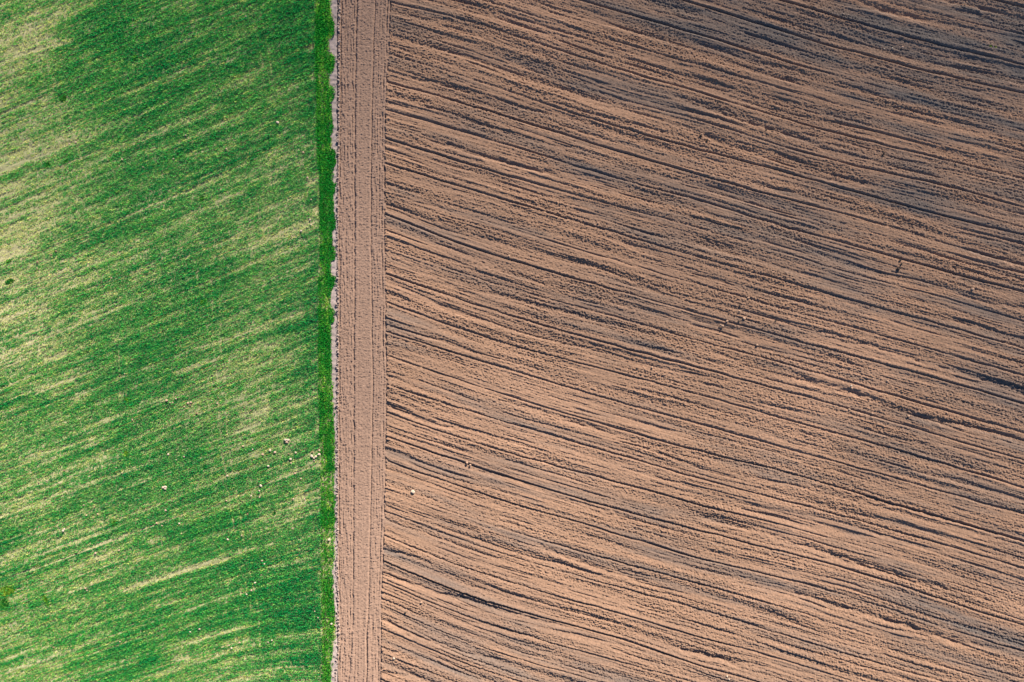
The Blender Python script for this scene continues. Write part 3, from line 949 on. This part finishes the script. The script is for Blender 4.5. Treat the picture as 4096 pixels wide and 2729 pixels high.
    (1327, 2494, 5.2, 'w', "pale stone near the bottom of the green strip"),
    (1341, 2500, 3.8, 'p', "small pale clod at the outer rim of the green strip near the bottom"),
]
FIELD_STONES = [
    (1652, 1967, 8.5, 'w', "large white stone on the ploughed soil near the headland"),
    (1868, 1851, 5.6, 't', "left clod of the tan pair on a furrow right of the headland"),
    (1881, 1860, 5.4, 't', "right clod of the tan pair on a furrow right of the headland"),
    (1576, 2632, 6.4, 'w', "white stone beside the headland close to the bottom of the ploughed soil"),
    (1685, 2409, 5, 't', "tan clod on the lower ploughed soil right of a dark clod"),
    (1622, 2450, 5, 'd', "dark clod in a furrow on the lower ploughed soil near the headland"),
    (2907, 2704, 4.6, 'w', "upper left white stone of the pair at the bottom of the ploughed soil"),
    (2915, 2716, 4.6, 'w', "lower right white stone of the pair at the bottom of the ploughed soil"),
    (2993, 1192, 5.2, 't', "tan clod on a furrow line, topmost of the clod cluster in mid field"),
    (2958, 1224, 5, 'd', "dark clod second from the top of the clod cluster in mid field"),
    (2995, 1212, 3.4, 'b', "small brown clod just under the topmost of the mid field cluster"),
    (2957, 1245, 5.2, 't', "tan clod in the upper middle of the mid field cluster"),
    (2917, 1252, 3.4, 'b', "small brown clod at the upper left of the mid field cluster"),
    (2940, 1261, 4.8, 'b', "brown clod in the middle of the mid field cluster"),
    (2976, 1274, 8, 't', "largest clod of the mid field cluster with a broad shadow"),
    (2953, 1287, 5.2, 'd', "dark clod left of the largest one in the mid field cluster"),
    (2908, 1285, 5.4, 't', "tan clod on a furrow line at the left of the mid field cluster"),
    (2890, 1304, 6, 't', "right half of the twin clod lowest in the mid field cluster"),
    (2882, 1300, 5, 't', "left half of the twin clod lowest in the mid field cluster"),
    (3028, 1381, 5.2, 't', "tan clod standing apart below right of the mid field cluster"),
    (3101, 1285, 4.2, 'd', "small dark clod right of the mid field cluster"),
    (3404, 1544, 5.2, 'w', "white upper stone of the stacked pair in the dark furrow"),
    (3406, 1552, 5.6, 't', "tan lower stone of the stacked pair in the dark furrow"),
    (3549, 1525, 5.6, 't', "round tan clod with a clear shadow right of the dark furrow's white stone"),
    (3361, 1490, 4.6, 't', "tan clod above left of the dark furrow's white stone"),
    (3396, 1638, 5.2, 't', "tan clod on a furrow line beneath the dark furrow"),
    (3488, 1655, 5, 't', "tan clod right of the one on the furrow line beneath the dark furrow"),
    (3633, 1665, 6, 't', "broad tan clod at the right of three beneath the dark furrow"),
    (3477, 1597, 4.6, 't', "tan clod on the lower lip of the dark furrow"),
    (3445, 1606, 3.6, 'b', "small brown clod below the lip of the dark furrow"),
    (3591, 1077, 7, 'd', "large nearly black clod in the right of the field"),
    (3600, 1041, 4.6, 'd', "upper small dark clod above the nearly black one"),
    (3605, 1056, 4, 'd', "lower small dark clod above the nearly black one"),
    (3888, 1157, 7, 't', "large orange tan clod near the right edge of the field"),
    (2803, 544, 6, 'd', "left dark clod of the pair in the upper middle of the field"),
    (2806, 537, 4.2, 't', "pale tan clod leaning on the left dark clod in the upper middle"),
    (2828, 562, 5.4, 'd', "right dark clod of the pair in the upper middle of the field"),
    (3064, 520, 3.8, 'd', "left tiny dark clod of a level pair in the upper field"),
    (3093, 519, 3.8, 'd', "right tiny dark clod of a level pair in the upper field"),
    (3534, 616, 5.2, 'd', "dark clod alone in the upper right of the field"),
    (2871, 409, 4.2, 'd', "small dark clod alone above the upper middle pair"),
    (3853, 12, 4.8, 't', "left orange clod of the pair at the top edge in the right of the field"),
    (3865, 10, 4.8, 't', "right orange clod of the pair at the top edge in the right of the field"),
    (3609, 190, 5, 'p', "pale crumbled clod among tiny white ones in the upper right"),
    (3568, 194, 3.6, 'w', "tiny white stone left of the pale crumbled clod in the upper right"),
    (3536, 196, 3.2, 'w', "tiny white stone farthest left of the pale crumbled clod in the upper right"),
    (2779, 1454, 4.4, 'd', "left dark clod of a pair in the middle of the field"),
    (2818, 1450, 4.2, 'd', "right dark clod of a pair in the middle of the field"),
    (2608, 1470, 5.2, 't', "tan clod left of the dark pair in the middle of the field"),
    (3038, 1745, 4.6, 't', "tan clod alone in the lower middle of the field"),
    (2197, 238, 4.6, 'd', "dark clod alone in the upper left of the ploughed soil"),
    (2045, 356, 4.6, 'd', "dark clod on a furrow line in the upper left of the ploughed soil"),
    (2514, 1488, 4, 'b', "small brown clod on a furrow left of the mid field tan clod"),
    (2036, 1024, 5, 't', "tan clod alone in the left middle of the ploughed soil"),
]


def build_stones():
    lib = {}
    for lst, group, lift in ((CROP_STONES, "stones and clods lying in the young crop", 0.10), (FIELD_STONES, "stones and clods lying on the ploughed field", 0.02)):
        for i, (u, v, r, look, label) in enumerate(lst):
            key = (look, (i * 7) % 4)
            if key not in lib:
                lib[key] = rock_mesh("stone_" + look, 1.0, 300 + len(lib) * 13, sub=3)
                lib[key].materials.append(M_ST[look])
            R = r * PXM * (0.9 if lift > 0.05 else 0.9)
            o = bpy.data.objects.new("stone" if look == 'w' else "clod", lib[key])
            COL.objects.link(o)
            o.scale = (R, R, R)
            o.rotation_euler = (0, 0, (i * 2.39) % 6.28)
            put(o, u, v, lift + 0.45 * R)
            tag(o, label, "stone" if look == 'w' else "clod", group)


build_stones()


# ------------------------------------------------------------------ weed clumps
# u, v, length, breadth, slant, tint, label
WEEDS = [
    (186, 2401, 27, 7, -62, .50, "long upright yellow-green weed clump beside the short bare patch, lower left"),
    (30, 2364, 34, 20, 15, .62, "wide yellow-green weed patch on the left edge of the crop"),
    (18, 2416, 18, 22, 0, .12, "dark lush weed patch on the left edge, below the yellow-green one"),
    (815, 1206, 13, 11, 30, .48, "bright yellow-green weed clump left of the middle wheel tracks"),
    (253, 394, 13, 12, 0, .10, "dark green weed clump upper left, right of the left wheel tracks"),
    (190, 659, 11, 8, 0, .08, "dark green weed clump in the pale crop on the left"),
    (266, 646, 7, 5, 0, .15, "small weed tuft right of the dark clump in the pale crop on the left"),
    (541, 232, 14, 9, 25, .45, "yellow-green weed clump in the thick dark crop near the top"),
    (809, 795, 9, 7, 20, .30, "green weed clump in the middle of the crop, upper half"),
    (39, 1126, 17, 7, 18, .08, "dark green drawn-out weed clump by the left edge, halfway down"),
    (36, 1045, 9, 5, 12, .30, "small green weed tuft by the left edge above the dark one"),
    (512, 1596, 12, 8, 10, .55, "yellowish weed clump at the lower end of the short wheel tracks"),
    (505, 1815, 9, 12, 0, .60, "yellowish weed patch in the lower middle of the crop"),
    (821, 1867, 7, 6, 0, .05, "very dark little weed tuft left of the middle wheel tracks"),
    (458, 2092, 13, 8, 20, .35, "green weed clump above the long bare streak, lower left"),
    (1098, 2053, 6, 4, 20, .05, "dark little weed tuft in the right of the lower crop"),
    (3963, 184, 5, 4, 0, .85, "left pale seedling tuft on the ploughed soil, upper right corner"),
    (3982, 189, 5, 4, 0, .85, "right pale seedling tuft on the ploughed soil, upper right corner"),
]


def build_weeds():
    rng = np.random.default_rng(21)
    for k, (u, v, a, b, sl, t, label) in enumerate(WEEDS):
        n = int(max(14, a * b * 0.75))
        rr = np.sqrt(rng.uniform(0, 1, n)) * rng.uniform(0.75, 1.1, n)
        th = rng.uniform(0, 6.28, n)
        ca, sa = math.cos(math.radians(-sl)), math.sin(math.radians(-sl))
        du, dv = a * rr * np.cos(th), b * rr * np.sin(th)
        uu, vv = u + du * ca - dv * sa, v + du * sa + dv * ca
        hg = (0.26 - 0.12 * rr) * (0.6 if u > 1400 else 1)
        o = blades("weed_clump", uu, vv, hg, np.full(n, 0.04), np.full(n, 0.045), np.clip(t + 0.22 * vn(uu / 4, vv / 4, 140 + k), 0, 1), 60 + k, M_WEED, nb=6, lean=(0.4, 1.3))
        # origin at the base of the clump
        x, y, z = world(np.array([float(u)]), np.array([float(v)]))
        off = Vector((float(x[0]), float(y[0]), float(z[0])))
        from mathutils import Matrix
        o.data.transform(Matrix.Translation(-off))
        o.location = off
        tag(o, label, "weeds", "weed clumps standing in the fields")


build_weeds()
